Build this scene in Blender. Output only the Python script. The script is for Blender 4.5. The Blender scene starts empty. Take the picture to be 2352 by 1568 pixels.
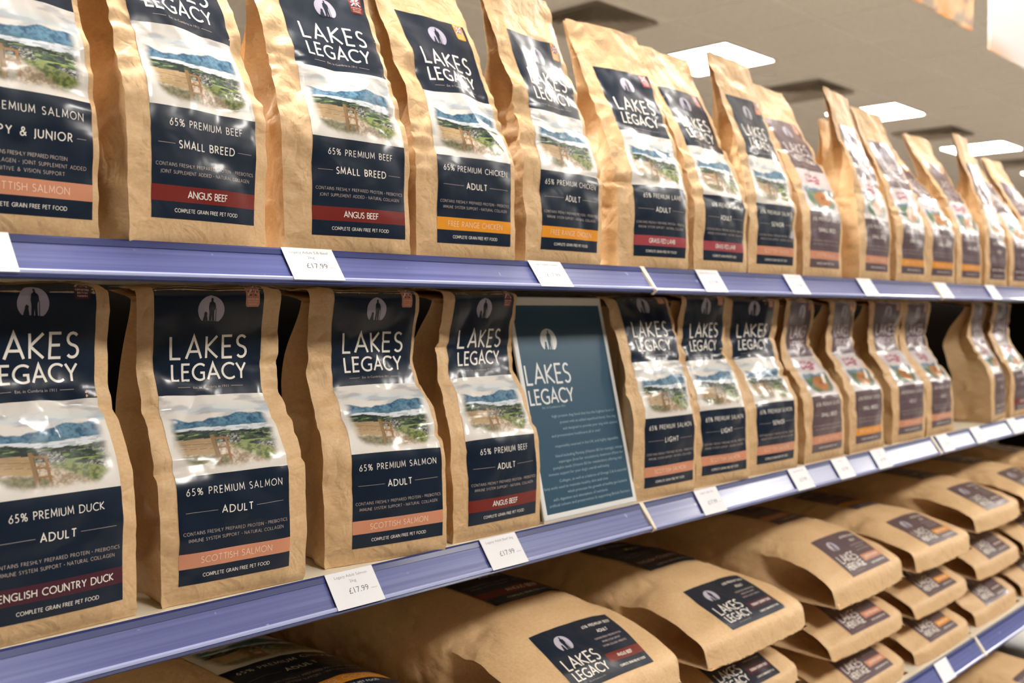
import bpy, math, random
import numpy as np
from mathutils import Vector, Matrix

# ------------------------------------------------------------------ camera, world, lights, exposure
H = 1.25                      # camera height above the floor; heights below are given relative to the floor
scn = bpy.context.scene
cam_d = bpy.data.cameras.new('camera'); cam = bpy.data.objects.new('camera', cam_d)
scn.collection.objects.link(cam); scn.camera = cam
cam.location = (0, 0, H)
cam.rotation_euler = (math.radians(90 - 1.72), 0, math.radians(-46))
cam_d.sensor_width = 36; cam_d.lens = 35.2
cam_d.clip_start = 0.02; cam_d.clip_end = 100
cam_d.dof.use_dof = True; cam_d.dof.focus_distance = 0.96; cam_d.dof.aperture_fstop = 6.2
w = bpy.data.worlds.new('world'); scn.world = w; w.use_nodes = True
w.node_tree.nodes['Background'].inputs[0].default_value = (1.0, .93, .85, 1)
w.node_tree.nodes['Background'].inputs[1].default_value = 0.05
scn.view_settings.view_transform = 'Standard'; scn.view_settings.look = 'None'
scn.view_settings.gamma = 1; scn.view_settings.use_curve_mapping = False
scn.view_settings.exposure = 1.66
LIGHT_STRENGTH = 22.0
LIGHT_COL = (1.0, 0.95, 0.885)

C = scn.collection
R = math.radians

def lin(r, g, b):
    def f(c):
        c /= 255.0
        return c / 12.92 if c <= .04045 else ((c + .055) / 1.055) ** 2.4
    return (f(r), f(g), f(b))

# ------------------------------------------------------------------ materials
def new_mat(name):
    m = bpy.data.materials.new(name); m.use_nodes = True
    nt = m.node_tree; return m, nt, nt.nodes['Principled BSDF']

def simple(name, col, rough=.5, metal=0, coat=0, emis=None, es=0, noise=0, nscale=40, bump=0, spec=.5):
    m, nt, b = new_mat(name)
    b.inputs['Base Color'].default_value = (*col, 1)
    b.inputs['Roughness'].default_value = rough
    b.inputs['Metallic'].default_value = metal
    b.inputs['Coat Weight'].default_value = coat
    b.inputs['Coat Roughness'].default_value = .15
    b.inputs['Specular IOR Level'].default_value = spec
    if emis:
        b.inputs['Emission Color'].default_value = (*emis, 1); b.inputs['Emission Strength'].default_value = es
    if noise or bump:
        tc = nt.nodes.new('ShaderNodeTexCoord'); n = nt.nodes.new('ShaderNodeTexNoise')
        n.inputs['Scale'].default_value = nscale; n.inputs['Detail'].default_value = 5
        nt.links.new(tc.outputs['Object'], n.inputs['Vector'])
        if noise:
            mx = nt.nodes.new('ShaderNodeMix'); mx.data_type = 'RGBA'
            mx.inputs[6].default_value = (*[c * (1 - noise) for c in col], 1)
            mx.inputs[7].default_value = (*[min(1, c * (1 + noise)) for c in col], 1)
            nt.links.new(n.outputs['Fac'], mx.inputs[0]); nt.links.new(mx.outputs[2], b.inputs['Base Color'])
        if bump:
            bp = nt.nodes.new('ShaderNodeBump'); bp.inputs['Strength'].default_value = bump
            bp.inputs['Distance'].default_value = .002
            nt.links.new(n.outputs['Fac'], bp.inputs['Height']); nt.links.new(bp.outputs[0], b.inputs['Normal'])
    return m

def paper_mat():
    m, nt, b = new_mat('kraft_paper')
    N, L = nt.nodes, nt.links
    tc = N.new('ShaderNodeTexCoord')
    oi = N.new('ShaderNodeObjectInfo')
    mp = N.new('ShaderNodeMapping'); mp.inputs['Scale'].default_value = (260, 260, 420)
    L.new(tc.outputs['Object'], mp.inputs['Vector'])
    n1 = N.new('ShaderNodeTexNoise'); n1.inputs['Scale'].default_value = 1.0; n1.inputs['Detail'].default_value = 4
    L.new(mp.outputs[0], n1.inputs['Vector'])
    n2 = N.new('ShaderNodeTexNoise'); n2.inputs['Scale'].default_value = 14; n2.inputs['Detail'].default_value = 4
    L.new(tc.outputs['Object'], n2.inputs['Vector'])
    ad = N.new('ShaderNodeMath'); ad.operation = 'MULTIPLY_ADD'; ad.inputs[1].default_value = .5
    L.new(n1.outputs['Fac'], ad.inputs[0])
    m2 = N.new('ShaderNodeMath'); m2.operation = 'MULTIPLY'; m2.inputs[1].default_value = .5
    L.new(n2.outputs['Fac'], m2.inputs[0]); L.new(m2.outputs[0], ad.inputs[2])
    cr = N.new('ShaderNodeValToRGB')
    cr.color_ramp.elements[0].position = .3; cr.color_ramp.elements[0].color = (*lin(198, 161, 117), 1)
    cr.color_ramp.elements[1].position = .7; cr.color_ramp.elements[1].color = (*lin(220, 187, 143), 1)
    L.new(ad.outputs[0], cr.inputs[0]); L.new(cr.outputs[0], b.inputs['Base Color'])
    b.inputs['Roughness'].default_value = .52
    b.inputs['Specular IOR Level'].default_value = .35
    # soft crumple bump
    n3 = N.new('ShaderNodeTexNoise'); n3.inputs['Scale'].default_value = 30; n3.inputs['Detail'].default_value = 3
    n3.inputs['Distortion'].default_value = .6
    L.new(tc.outputs['Object'], n3.inputs['Vector'])
    v = N.new('ShaderNodeTexVoronoi'); v.feature = 'DISTANCE_TO_EDGE'; v.inputs['Scale'].default_value = 26
    dd = N.new('ShaderNodeMix'); dd.data_type = 'VECTOR'; dd.inputs[0].default_value = .05
    L.new(tc.outputs['Object'], dd.inputs[4]); L.new(n3.outputs['Color'], dd.inputs[5]); L.new(dd.outputs[1], v.inputs['Vector'])
    sm = N.new('ShaderNodeMath'); sm.operation = 'MULTIPLY_ADD'; sm.inputs[1].default_value = 1.4
    L.new(v.outputs['Distance'], sm.inputs[0]); L.new(n3.outputs['Fac'], sm.inputs[2])
    bp = N.new('ShaderNodeBump'); bp.inputs['Strength'].default_value = .5; bp.inputs['Distance'].default_value = .004
    L.new(sm.outputs[0], bp.inputs['Height'])
    bp2 = N.new('ShaderNodeBump'); bp2.inputs['Strength'].default_value = .12; bp2.inputs['Distance'].default_value = .0006
    L.new(n1.outputs['Fac'], bp2.inputs['Height']); L.new(bp.outputs[0], bp2.inputs['Normal'])
    L.new(bp2.outputs[0], b.inputs['Normal'])
    return m

def print_mat():
    m, nt, b = new_mat('laminated_print')
    N, L = nt.nodes, nt.links
    at = N.new('ShaderNodeAttribute'); at.attribute_name = 'ink'
    L.new(at.outputs['Color'], b.inputs['Base Color'])
    b.inputs['Roughness'].default_value = .4
    b.inputs['Specular IOR Level'].default_value = .2
    b.inputs['Coat Weight'].default_value = .75; b.inputs['Coat Roughness'].default_value = .21
    tc = N.new('ShaderNodeTexCoord')
    n3 = N.new('ShaderNodeTexNoise'); n3.inputs['Scale'].default_value = 20; n3.inputs['Detail'].default_value = 2
    n3.inputs['Distortion'].default_value = 1.0
    L.new(tc.outputs['Object'], n3.inputs['Vector'])
    bp = N.new('ShaderNodeBump'); bp.inputs['Strength'].default_value = .20; bp.inputs['Distance'].default_value = .006
    L.new(n3.outputs['Fac'], bp.inputs['Height'])
    L.new(bp.outputs[0], b.inputs['Normal']); L.new(bp.outputs[0], b.inputs['Coat Normal'])
    return m

def flat_print_mat(name, rough=.25):
    m, nt, b = new_mat(name)
    at = nt.nodes.new('ShaderNodeAttribute'); at.attribute_name = 'ink'
    nt.links.new(at.outputs['Color'], b.inputs['Base Color'])
    b.inputs['Roughness'].default_value = rough
    return m

def rail_mat():
    m, nt, b = new_mat('blue_rail_plastic')
    N, L = nt.nodes, nt.links
    tc = N.new('ShaderNodeTexCoord')
    mp = N.new('ShaderNodeMapping'); mp.inputs['Scale'].default_value = (2.0, 260, 260)
    L.new(tc.outputs['Object'], mp.inputs['Vector'])
    n = N.new('ShaderNodeTexNoise'); n.inputs['Scale'].default_value = 1; n.inputs['Detail'].default_value = 4
    L.new(mp.outputs[0], n.inputs['Vector'])
    cr = N.new('ShaderNodeValToRGB')
    cr.color_ramp.elements[0].position = .3; cr.color_ramp.elements[0].color = (*lin(68, 78, 138), 1)
    cr.color_ramp.elements[1].position = .72; cr.color_ramp.elements[1].color = (*lin(102, 110, 164), 1)
    L.new(n.outputs['Fac'], cr.inputs[0])
    # small pale scuffs
    n2 = N.new('ShaderNodeTexNoise'); n2.inputs['Scale'].default_value = 55; n2.inputs['Detail'].default_value = 2
    L.new(tc.outputs['Object'], n2.inputs['Vector'])
    c2 = N.new('ShaderNodeValToRGB'); c2.color_ramp.elements[0].position = .74; c2.color_ramp.elements[1].position = .80
    L.new(n2.outputs['Fac'], c2.inputs[0])
    mx = N.new('ShaderNodeMix'); mx.data_type = 'RGBA'; mx.inputs[7].default_value = (*lin(170, 176, 215), 1)
    L.new(c2.outputs[0], mx.inputs[0]); L.new(cr.outputs[0], mx.inputs[6]); L.new(mx.outputs[2], b.inputs['Base Color'])
    b.inputs['Roughness'].default_value = .30
    b.inputs['Coat Weight'].default_value = .6; b.inputs['Coat Roughness'].default_value = .16
    bp = N.new('ShaderNodeBump'); bp.inputs['Strength'].default_value = .15; bp.inputs['Distance'].default_value = .0006
    L.new(n.outputs['Fac'], bp.inputs['Height']); L.new(bp.outputs[0], b.inputs['Normal'])
    return m

def ceiling_mat():
    m, nt, b = new_mat('ceiling_tile')
    N, L = nt.nodes, nt.links
    tc = N.new('ShaderNodeTexCoord')
    n = N.new('ShaderNodeTexNoise'); n.inputs['Scale'].default_value = 90; n.inputs['Detail'].default_value = 6
    L.new(tc.outputs['Object'], n.inputs['Vector'])
    cr = N.new('ShaderNodeValToRGB')
    cr.color_ramp.elements[0].position = .35; cr.color_ramp.elements[0].color = (*lin(228, 221, 210), 1)
    cr.color_ramp.elements[1].position = .6; cr.color_ramp.elements[1].color = (*lin(240, 235, 226), 1)
    L.new(n.outputs['Fac'], cr.inputs[0]); L.new(cr.outputs[0], b.inputs['Base Color'])
    b.inputs['Roughness'].default_value = .9
    return m

M_PAPER = paper_mat(); M_PRINT = print_mat(); M_RAIL = rail_mat()
M_RAIL_DARK = simple('rail_navy_lip', lin(22, 38, 100), .5, coat=.1)
M_RAIL_LIP = simple('rail_clear_lip', lin(176, 184, 226), .2, coat=.5)
M_CREAM = simple('cream_powder_coat', lin(226, 216, 194), .42, noise=.03, nscale=30)
M_BACK_SHADE = simple('back_panel_shade', lin(30, 24, 18), .9, spec=.08, noise=.1, nscale=20)  # near-black colour stands in for the shade behind the bags
M_TICKET = flat_print_mat('ticket_card', .45)
M_POSTER = flat_print_mat('poster_print', .3)
M_ACRYLIC = simple('acrylic', (.9, .93, .94), .06); M_ACRYLIC.node_tree.nodes['Principled BSDF'].inputs['Transmission Weight'].default_value = .9
M_STITCH = simple('stitch_thread', lin(70, 52, 34), .8, noise=.2)
M_SEAM = simple('seam_tape', lin(196, 164, 122), .75, noise=.08, nscale=60, bump=.3)
M_CEIL = ceiling_mat()
M_TBAR = simple('ceiling_tbar', lin(244, 240, 232), .5, noise=.01)
M_VENT = simple('vent_metal', lin(176, 166, 150), .5, noise=.05)
M_LIGHTFRAME = simple('light_frame', lin(225, 222, 215), .4, noise=.03)
M_LED = simple('led_diffuser', (.9, .9, .9), .5, emis=LIGHT_COL, es=LIGHT_STRENGTH)
M_WALL = simple('wall_paint', lin(190, 182, 170), .8, noise=.03, nscale=8)
M_WALL_ABSORB = simple('wall_light_absorber', lin(44, 37, 30), .8, noise=.05, nscale=3)  # near-black on purpose: cuts reflections and fill light from the aisle
M_FLOOR = simple('vinyl_floor', lin(124, 116, 106), .35, noise=.08, nscale=12)
M_BANNER = flat_print_mat('banner_print', .5)
M_STEEL = simple('steel_wire', (.6, .6, .6), .3, metal=1)

# ------------------------------------------------------------------ mesh helpers
def link(o, parent=None):
    C.objects.link(o)
    if parent: o.parent = parent
    return o

def mesh_obj(name, verts, faces, mat, parent=None, cols=None, smooth=False, sharp=None):
    me = bpy.data.meshes.new(name)
    me.from_pydata([tuple(map(float, v)) for v in verts], [], [tuple(int(i) for i in f) for f in faces])
    me.materials.append(mat)
    if cols is not None:
        a = me.color_attributes.new('ink', 'FLOAT_COLOR', 'POINT')
        arr = np.ones((len(verts), 4), dtype=np.float32); arr[:, :3] = cols
        a.data.foreach_set('color', arr.ravel())
    if smooth:
        me.shade_smooth()
        if sharp: me.set_sharp_from_angle(angle=R(sharp))
    me.update()
    return link(bpy.data.objects.new(name, me), parent)

def empty(name, loc, rotz=0):
    o = bpy.data.objects.new(name, None); o.location = loc; o.rotation_euler = (0, 0, rotz)
    o.empty_display_size = .05
    return link(o)

def tag(o, label=None, cat=None, group=None, kind=None):
    if label: o['label'] = label
    if cat: o['category'] = cat
    if group: o['group'] = group
    if kind: o['kind'] = kind
    return o

class MB:
    def __init__(s): s.v = []; s.f = []
    def box(s, a, b, bev=0):
        n = len(s.v); x0, y0, z0 = a; x1, y1, z1 = b
        s.v += [(x0,y0,z0),(x1,y0,z0),(x1,y1,z0),(x0,y1,z0),(x0,y0,z1),(x1,y0,z1),(x1,y1,z1),(x0,y1,z1)]
        s.f += [tuple(n+i for i in q) for q in ((0,3,2,1),(4,5,6,7),(0,1,5,4),(1,2,6,5),(2,3,7,6),(3,0,4,7))]
        return s
    def prism(s, prof, x0, x1):          # profile in (y,z), extruded along x
        n = len(s.v); k = len(prof)
        s.v += [(x0, y, z) for y, z in prof] + [(x1, y, z) for y, z in prof]
        s.f += [(n+i, n+(i+1) % k, n+k+(i+1) % k, n+k+i) for i in range(k)]
        s.f += [tuple(n+i for i in reversed(range(k))), tuple(n+k+i for i in range(k))]
        return s
    def cyl(s, c, r, h, n=24, axis='z'):
        b = len(s.v)
        for k in (0, 1):
            for i in range(n):
                a = 2*math.pi*i/n; p = (r*math.cos(a), r*math.sin(a), h*k)
                if axis == 'x': p = (p[2], p[0], p[1])
                s.v.append((c[0]+p[0], c[1]+p[1], c[2]+p[2]))
        s.f += [(b+i, b+(i+1) % n, b+n+(i+1) % n, b+n+i) for i in range(n)]
        s.f += [tuple(b+i for i in reversed(range(n))), tuple(b+n+i for i in range(n))]
        return s
    def build(s, name, mat, parent=None, bevel=0):
        o = mesh_obj(name, s.v, s.f, mat, parent)
        if bevel:
            m = o.modifiers.new('bevel', 'BEVEL'); m.width = bevel; m.segments = 2; m.limit_method = 'ANGLE'
        return o

# ------------------------------------------------------------------ numpy noise
_rs = np.random.RandomState(7); _lat = _rs.rand(256, 256)
def vnoise(x, y):
    x = np.asarray(x, float); y = np.asarray(y, float)
    xi = np.floor(x).astype(int); yi = np.floor(y).astype(int)
    fx = x - xi; fy = y - yi; fx = fx*fx*(3-2*fx); fy = fy*fy*(3-2*fy)
    g = lambda a, b: _lat[a % 256, b % 256]
    return (g(xi, yi)*(1-fx)+g(xi+1, yi)*fx)*(1-fy) + (g(xi, yi+1)*(1-fx)+g(xi+1, yi+1)*fx)*fy
def fbm(x, y, o=4):
    t = 0; a = .5; n = 0
    for k in range(o):
        t = t + a*vnoise(x*2**k + 17*k, y*2**k + 31*k); n += a; a *= .5
    return t/n
def sstep(a, b, x):
    t = np.clip((np.asarray(x, float)-a)/(b-a), 0, 1); return t*t*(3-2*t)

# ------------------------------------------------------------------ stroke capitals (humanist sans skeletons, cap height 1)
def arc(cx, cy, rx, ry, a0, a1, n=9):
    return [(cx+rx*math.cos(R(a0+(a1-a0)*i/n)), cy+ry*math.sin(R(a0+(a1-a0)*i/n))) for i in range(n+1)]
G = {
 'A': (.74, [[(0,0),(.37,1),(.74,0)], [(.13,.33),(.61,.33)]]),
 'B': (.50, [[(0,0),(0,1),(.22,1)]+arc(.22,.76,.22,.24,90,-90)+[(0,.52)], [(.22,.52)]+arc(.24,.26,.26,.26,90,-90)+[(0,0)]]),
 'C': (.74, [arc(.48,.5,.48,.5,48,312,16)]),
 'D': (.76, [[(0,0),(0,1),(.26,1)]+arc(.26,.5,.5,.5,90,-90,14)+[(0,0)]]),
 'E': (.46, [[(.46,1),(0,1),(0,0),(.46,0)], [(0,.52),(.41,.52)]]),
 'F': (.43, [[(.43,1),(0,1),(0,0)], [(0,.52),(.38,.52)]]),
 'G': (.80, [arc(.49,.5,.49,.5,50,300,16)+[(.76,.10),(.76,.45),(.5,.45)]]),
 'H': (.66, [[(0,0),(0,1)], [(.66,0),(.66,1)], [(0,.52),(.66,.52)]]),
 'I': (0.0, [[(0,0),(0,1)]]),
 'J': (.12, [[(.12,1),(.12,.0)]+arc(-.06,.0,.18,.2,0,-80,5)]),
 'K': (.58, [[(0,0),(0,1)], [(.55,1),(.02,.5),(.58,0)]]),
 'L': (.43, [[(0,1),(0,0),(.43,0)]]),
 'M': (.80, [[(0,0),(.07,1),(.40,.22),(.73,1),(.80,0)]]),
 'N': (.70, [[(0,0),(0,1),(.70,0),(.70,1)]]),
 'O': (.94, [arc(.47,.5,.47,.5,0,360,22)]),
 'P': (.46, [[(0,0),(0,1),(.2,1)]+arc(.2,.74,.25,.26,90,-90)+[(0,.48)]]),
 'R': (.54, [[(0,0),(0,1),(.2,1)]+arc(.2,.74,.24,.26,90,-90)+[(0,.48)], [(.2,.48),(.54,0)]]),
 'S': (.46, [arc(.235,.76,.215,.24,35,250,8)+arc(.225,.25,.235,.25,70,-145,9)]),
 'T': (.60, [[(0,1),(.60,1)], [(.30,1),(.30,0)]]),
 'U': (.64, [[(0,1),(0,.34)]+arc(.32,.32,.32,.32,180,360,10)+[(.64,1)]]),
 'V': (.68, [[(0,1),(.34,0),(.68,1)]]),
 'W': (1.05, [[(0,1),(.27,0),(.525,.92),(.78,0),(1.05,1)]]),
 'X': (.62, [[(0,0),(.60,1)], [(.02,1),(.62,0)]]),
 'Y': (.64, [[(0,1),(.32,.46),(.64,1)], [(.32,.46),(.32,0)]]),
 '6': (.50, [[(.40,1),(.08,.50)]+arc(.25,.29,.24,.29,160,-200,14)]),
 '5': (.46, [[(.42,1),(.10,1),(.06,.58)]+arc(.19,.30,.25,.30,110,-130,10)]),
 '%': (.80, [arc(.17,.76,.16,.23,0,360,12), arc(.63,.24,.16,.23,0,360,12), [(.66,1),(.14,0)]]),
 '&': (.70, [[(.70,0),(.20,.64)]+arc(.32,.79,.17,.20,200,-20,8)+[(.40,.60),(.14,.42)]+arc(.25,.24,.24,.25,130,300,8)+[(.52,.16),(.68,.46)]]),
 '.': (.12, [arc(.06,.45,.06,.06,0,360,6)]),
 '1': (.2, [[(0,.8),(.2,1),(.2,0)]]), ' ': (.28, []),
}
def ribbon(pl, w, maxlen):
    P = [np.array(pl[0], float)]
    for q in pl[1:]:
        q = np.array(q, float)
        if np.hypot(*(q-P[-1])) > 1e-6: P.append(q)
    closed = np.hypot(*(P[0]-P[-1])) < 1e-6
    n = len(P); V = []; F = []
    offs = []
    for i in range(n):
        a = P[i-1] if i > 0 else (P[-2] if closed else None)
        b = P[i+1] if i < n-1 else (P[1] if closed else None)
        da = (P[i]-a)/np.hypot(*(P[i]-a)) if a is not None else None
        db = (b-P[i])/np.hypot(*(b-P[i])) if b is not None else None
        if da is None: da = db
        if db is None: db = da
        na = np.array([-da[1], da[0]]); nb = np.array([-db[1], db[0]])
        m = na+nb; L = np.hypot(*m); m = m/L if L > 1e-6 else na
        k = min(1/max(.3, float(np.dot(m, na))), 3.2)
        offs.append(m*k*w/2)
    for i in range(n-1):
        L = np.hypot(*(P[i+1]-P[i])); k = max(1, int(math.ceil(L/maxlen)))
        for j in range(k+1):
            t = j/k; p = P[i]*(1-t)+P[i+1]*t; o = offs[i]*(1-t)+offs[i+1]*t
            V += [p+o, p-o]
            if j: b = len(V)-4; F.append((b, b+1, b+3, b+2))
    return V, F
_tc = {}
def stroke_text(txt, cap, width=None, weight=.13, maxlen=.004):
    key = (txt, cap, width, weight, maxlen)
    if key in _tc: return _tc[key]
    adv = [G[c][0]*cap for c in txt]; n = len(txt)
    k = 1.0
    trk = .2*cap
    if width:
        trk = (width-sum(adv))/max(1, n-1)
        if trk < .14*cap:                       # condense the letters a little when the line must be narrow
            k = (width-.16*cap*(n-1))/sum(adv); trk = .16*cap
    x = 0; V = []; F = []
    for c, a in zip(txt, adv):
        for pl in G[c][1]:
            v, f = ribbon([(x+px*cap*k, py*cap) for px, py in pl], weight*cap, maxlen)
            b = len(V); V += v; F += [tuple(b+i for i in q) for q in f]
        x += a*k+trk
    tot = x-trk
    V = np.array(V)-np.array([tot/2, cap/2])
    _tc[key] = (V, F); return _tc[key]
_fc = {}
def font_text(txt, height, width=None):       # built-in font; V centred on 0, 'height' = size of a capital
    key = (txt, height, width)
    if key in _fc: return _fc[key]
    cu = bpy.data.curves.new('t', 'FONT'); cu.body = txt; cu.size = 1; cu.resolution_u = 2
    o = bpy.data.objects.new('t', cu); C.objects.link(o)
    me = o.to_mesh(); V = np.array([v.co[:2] for v in me.vertices]); F = [tuple(p.vertices) for p in me.polygons]
    o.to_mesh_clear(); bpy.data.objects.remove(o); bpy.data.curves.remove(cu)
    V = V*height/.72
    x0, x1 = V[:, 0].min(), V[:, 0].max()
    V[:, 0] -= (x0+x1)/2; V[:, 1] -= height/2
    if width: V[:, 0] *= width/(x1-x0)
    _fc[key] = (V, F); return _fc[key]
def scanfill(poly, step=.0008, maxw=.004):
    P = np.array(poly, float); y0, y1 = P[:, 1].min(), P[:, 1].max()
    n = max(1, int(math.ceil((y1-y0)/step))); ys = np.linspace(y0, y1, n+1)
    def xs(y):
        r = []
        for i in range(len(P)):
            a, b = P[i], P[(i+1) % len(P)]
            if (a[1] <= y) != (b[1] <= y): r.append(a[0]+(y-a[1])/(b[1]-a[1])*(b[0]-a[0]))
        return sorted(r)
    V = []; F = []
    for i in range(n):
        e = (ys[i+1]-ys[i])*.02
        A, B = xs(ys[i]+e), xs(ys[i+1]-e)
        if len(A) != len(B):
            m = xs((ys[i]+ys[i+1])/2)
            if len(A) != len(m): A = m
            if len(B) != len(m): B = m
        for k in range(0, len(A)-1, 2):
            wd = max(A[k+1]-A[k], B[k+1]-B[k]); c = max(1, int(math.ceil(wd/maxw)))
            for j in range(c+1):
                t = j/c
                V += [(A[k]+(A[k+1]-A[k])*t, ys[i]), (B[k]+(B[k+1]-B[k])*t, ys[i+1])]
                if j: b = len(V)-4; F.append((b, b+2, b+3, b+1))
    return np.array(V).reshape(-1, 2), F

# ------------------------------------------------------------------ label artwork
NAVY = lin(9, 28, 48); PLUM = lin(94, 76, 82); WHITE = lin(240, 235, 226); PAPERW = lin(222, 217, 210)
FLAV = {'salmon': (lin(208, 142, 110), 'SCOTTISH SALMON', '65% PREMIUM SALMON'),
        'beef': (lin(116, 34, 28), 'ANGUS BEEF', '65% PREMIUM BEEF'),
        'duck': (lin(72, 30, 44), 'ENGLISH COUNTRY DUCK', '65% PREMIUM DUCK'),
        'chicken': (lin(228, 150, 38), 'FREE RANGE CHICKEN', '65% PREMIUM CHICKEN'),
        'lamb': (lin(160, 66, 74), 'GRASS FED LAMB', '65% PREMIUM LAMB')}

class Art:                     # flat artwork in label coordinates (x across, y up) with a lift above the sheet
    def __init__(s): s.V = []; s.F = []; s.Cc = []; s.Z = []; s.n = 0
    def add(s, V, F, col, z=1, x=0, y=0):
        V = np.asarray(V, float).reshape(-1, 2)+np.array([x, y]); b = s.n
        s.V.append(V); s.F += [tuple(b+i for i in f) for f in F]; s.n += len(V)
        c = np.asarray(col, float)
        s.Cc.append(np.tile(c, (len(V), 1)) if c.ndim == 1 else c); s.Z.append(np.full(len(V), float(z)))
    def grid(s, x0, x1, y0, y1, nx, ny, col, z=0):
        X, Y = np.meshgrid(np.linspace(x0, x1, nx+1), np.linspace(y0, y1, ny+1)); V = np.stack([X.ravel(), Y.ravel()], 1)
        F = [(j*(nx+1)+i, j*(nx+1)+i+1, (j+1)*(nx+1)+i+1, (j+1)*(nx+1)+i) for j in range(ny) for i in range(nx)]
        s.add(V, F, col(V[:, 0], V[:, 1]) if callable(col) else col, z)
    def done(s):
        s.V = np.concatenate(s.V); s.Cc = np.concatenate(s.Cc); s.Z = np.concatenate(s.Z); return s

def mix(c, d, t):
    t = np.asarray(t)[..., None]; return np.asarray(c)*(1-t)+np.asarray(d)*t
def landscape(u, v):           # u,v in 0..1 over the picture panel
    n = len(u)
    c = np.tile(np.array(PAPERW), (n, 1))
    sky = fbm(u*5+3, v*13+1, 5)
    c = mix(c, lin(168, 166, 168), sstep(.44, .72, sky)*sstep(.62, .74, v)*.8)
    c = mix(c, lin(176, 206, 224), sstep(.5, .64, fbm(u*3+9, v*6, 3))*sstep(.95, .7, v)*sstep(.66, .76, v)*.5)
    ridge = .700+.11*(fbm(u*4.5+2, u*0+4, 5)-.5)+.035*np.sin(u*6.5+2.6)
    g = .5*fbm(u*20+v*9, v*14, 4)+.5*fbm(u*46+5, v*40, 3)
    col = mix(lin(38, 80, 112), lin(92, 134, 158), sstep(.30, .70, g))
    col = mix(col, lin(58, 98, 104), sstep(.60, .52, v)*.75)
    px = col
    shore = .560+.012*np.sin(u*9)+.02*(fbm(u*12, u*0+8, 2)-.5)
    low = .522+.02*np.sin(u*7+.4)-.045*u+.03*(fbm(u*14, u*0+3, 3)-.5)
    lake = sstep(.0, .008, shore-v)*sstep(.0, .008, v-low)*sstep(.05, .14, u)
    isl = sstep(.52, .58, fbm(u*16+5, v*60+2, 3))*sstep(.3, .5, u)
    tr = fbm(u*18+4, v*40, 5)
    land = mix(lin(22, 40, 38), lin(62, 84, 60), sstep(.42, .66, tr))
    land = mix(land, lin(140, 158, 100), sstep(.60, .66, fbm(u*8+7, v*34+3, 3))*.75)
    vil = fbm(u*70, v*80, 3)
    land = mix(land, mix(lin(52, 58, 54), lin(178, 176, 170), sstep(.42, .72, vil)), sstep(.47, .40, v)*sstep(.34, .48, u)*sstep(.38, .5, fbm(u*6+1, v*8+5, 3))*.85)
    land = mix(land, lin(146, 164, 66), sstep(.011, .0, np.abs(v-.335+.03*(u-.7)))*sstep(.66, .70, u)*sstep(.90, .84, u)*.9)
    px = mix(px, land, sstep(.0, .010, shore-v))
    px = mix(px, lin(210, 216, 224), lake*(1-isl*.35))
    edge = .345-.20*np.clip(u-.40, 0, 1)**1.15-.30*np.clip(u-.66, 0, 1)**1.6
    hill = sstep(.0, .012, edge+.01*(fbm(u*40, v*8, 2)-.5)-v)
    stones = mix(lin(150, 130, 108), lin(208, 192, 170), sstep(.30, .70, .5*fbm(u*60, v*60, 3)+.5*fbm(u*24, v*24, 3)))
    gm = sstep(.08, .0, (edge-v)-.16*sstep(.42, .9, u))*sstep(.44, .56, u)
    px = mix(px, mix(stones, mix(lin(84, 98, 56), lin(136, 144, 84), sstep(.35, .65, fbm(u*36, v*50, 3))), gm), hill)
    under = sstep(.05, 0, np.abs(v-.150+.10*(u-.2))-.035)*sstep(.50, .42, u)*hill
    px = mix(px, mix(lin(64, 72, 44), lin(128, 124, 84), fbm(u*60, v*60, 2)), under*.85)
    top = .435-.06*u; bot = .250-.17*(u-.1)
    fr = (v-bot)/(top-bot)
    plank = (u > .06)*(u < .385)*(fr < 1)*(fr > 0)
    grain = mix(lin(146, 120, 88), lin(184, 156, 116), fbm(u*10, (v+.12*u)*90, 3))
    px = mix(px, grain, plank*.97)
    px = mix(px, lin(112, 90, 62), plank*((np.abs(fr-.66) < .025)+(np.abs(fr-.36) < .02))*.6)
    px = mix(px, lin(176, 150, 108), plank*(fr < .17)*.8)
    post = lambda a, b, lo, hi: ((u > a)*(u < b)*(v < hi)*(v > lo))*1.
    px = mix(px, lin(134, 106, 70), post(.360, .388, .10, .45))
    px = mix(px, lin(104, 80, 52), post(.388, .396, .10, .45))
    px = mix(px, lin(142, 104, 66), post(.462, .486, .135, .395))
    px = mix(px, lin(142, 104, 66), (u > .39)*(u < .50)*((np.abs(v-.395+.2*(u-.44)) < .013)+(np.abs(v-.275+.15*(u-.44)) < .013)+(np.abs(v-.185) < .010)))
    e = .06*(fbm(u*9+1, v*9+2, 4)-.5)
    m = sstep(.035+e, .12+e, u)*sstep(.975+e, .885+e, u)*sstep(.03+e, .12+e, v-.12*sstep(.26, .02, u)-.12*sstep(.80, .99, u))
    m = m*sstep(.0, .018, ridge-v)
    return mix(c, px, m)
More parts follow.
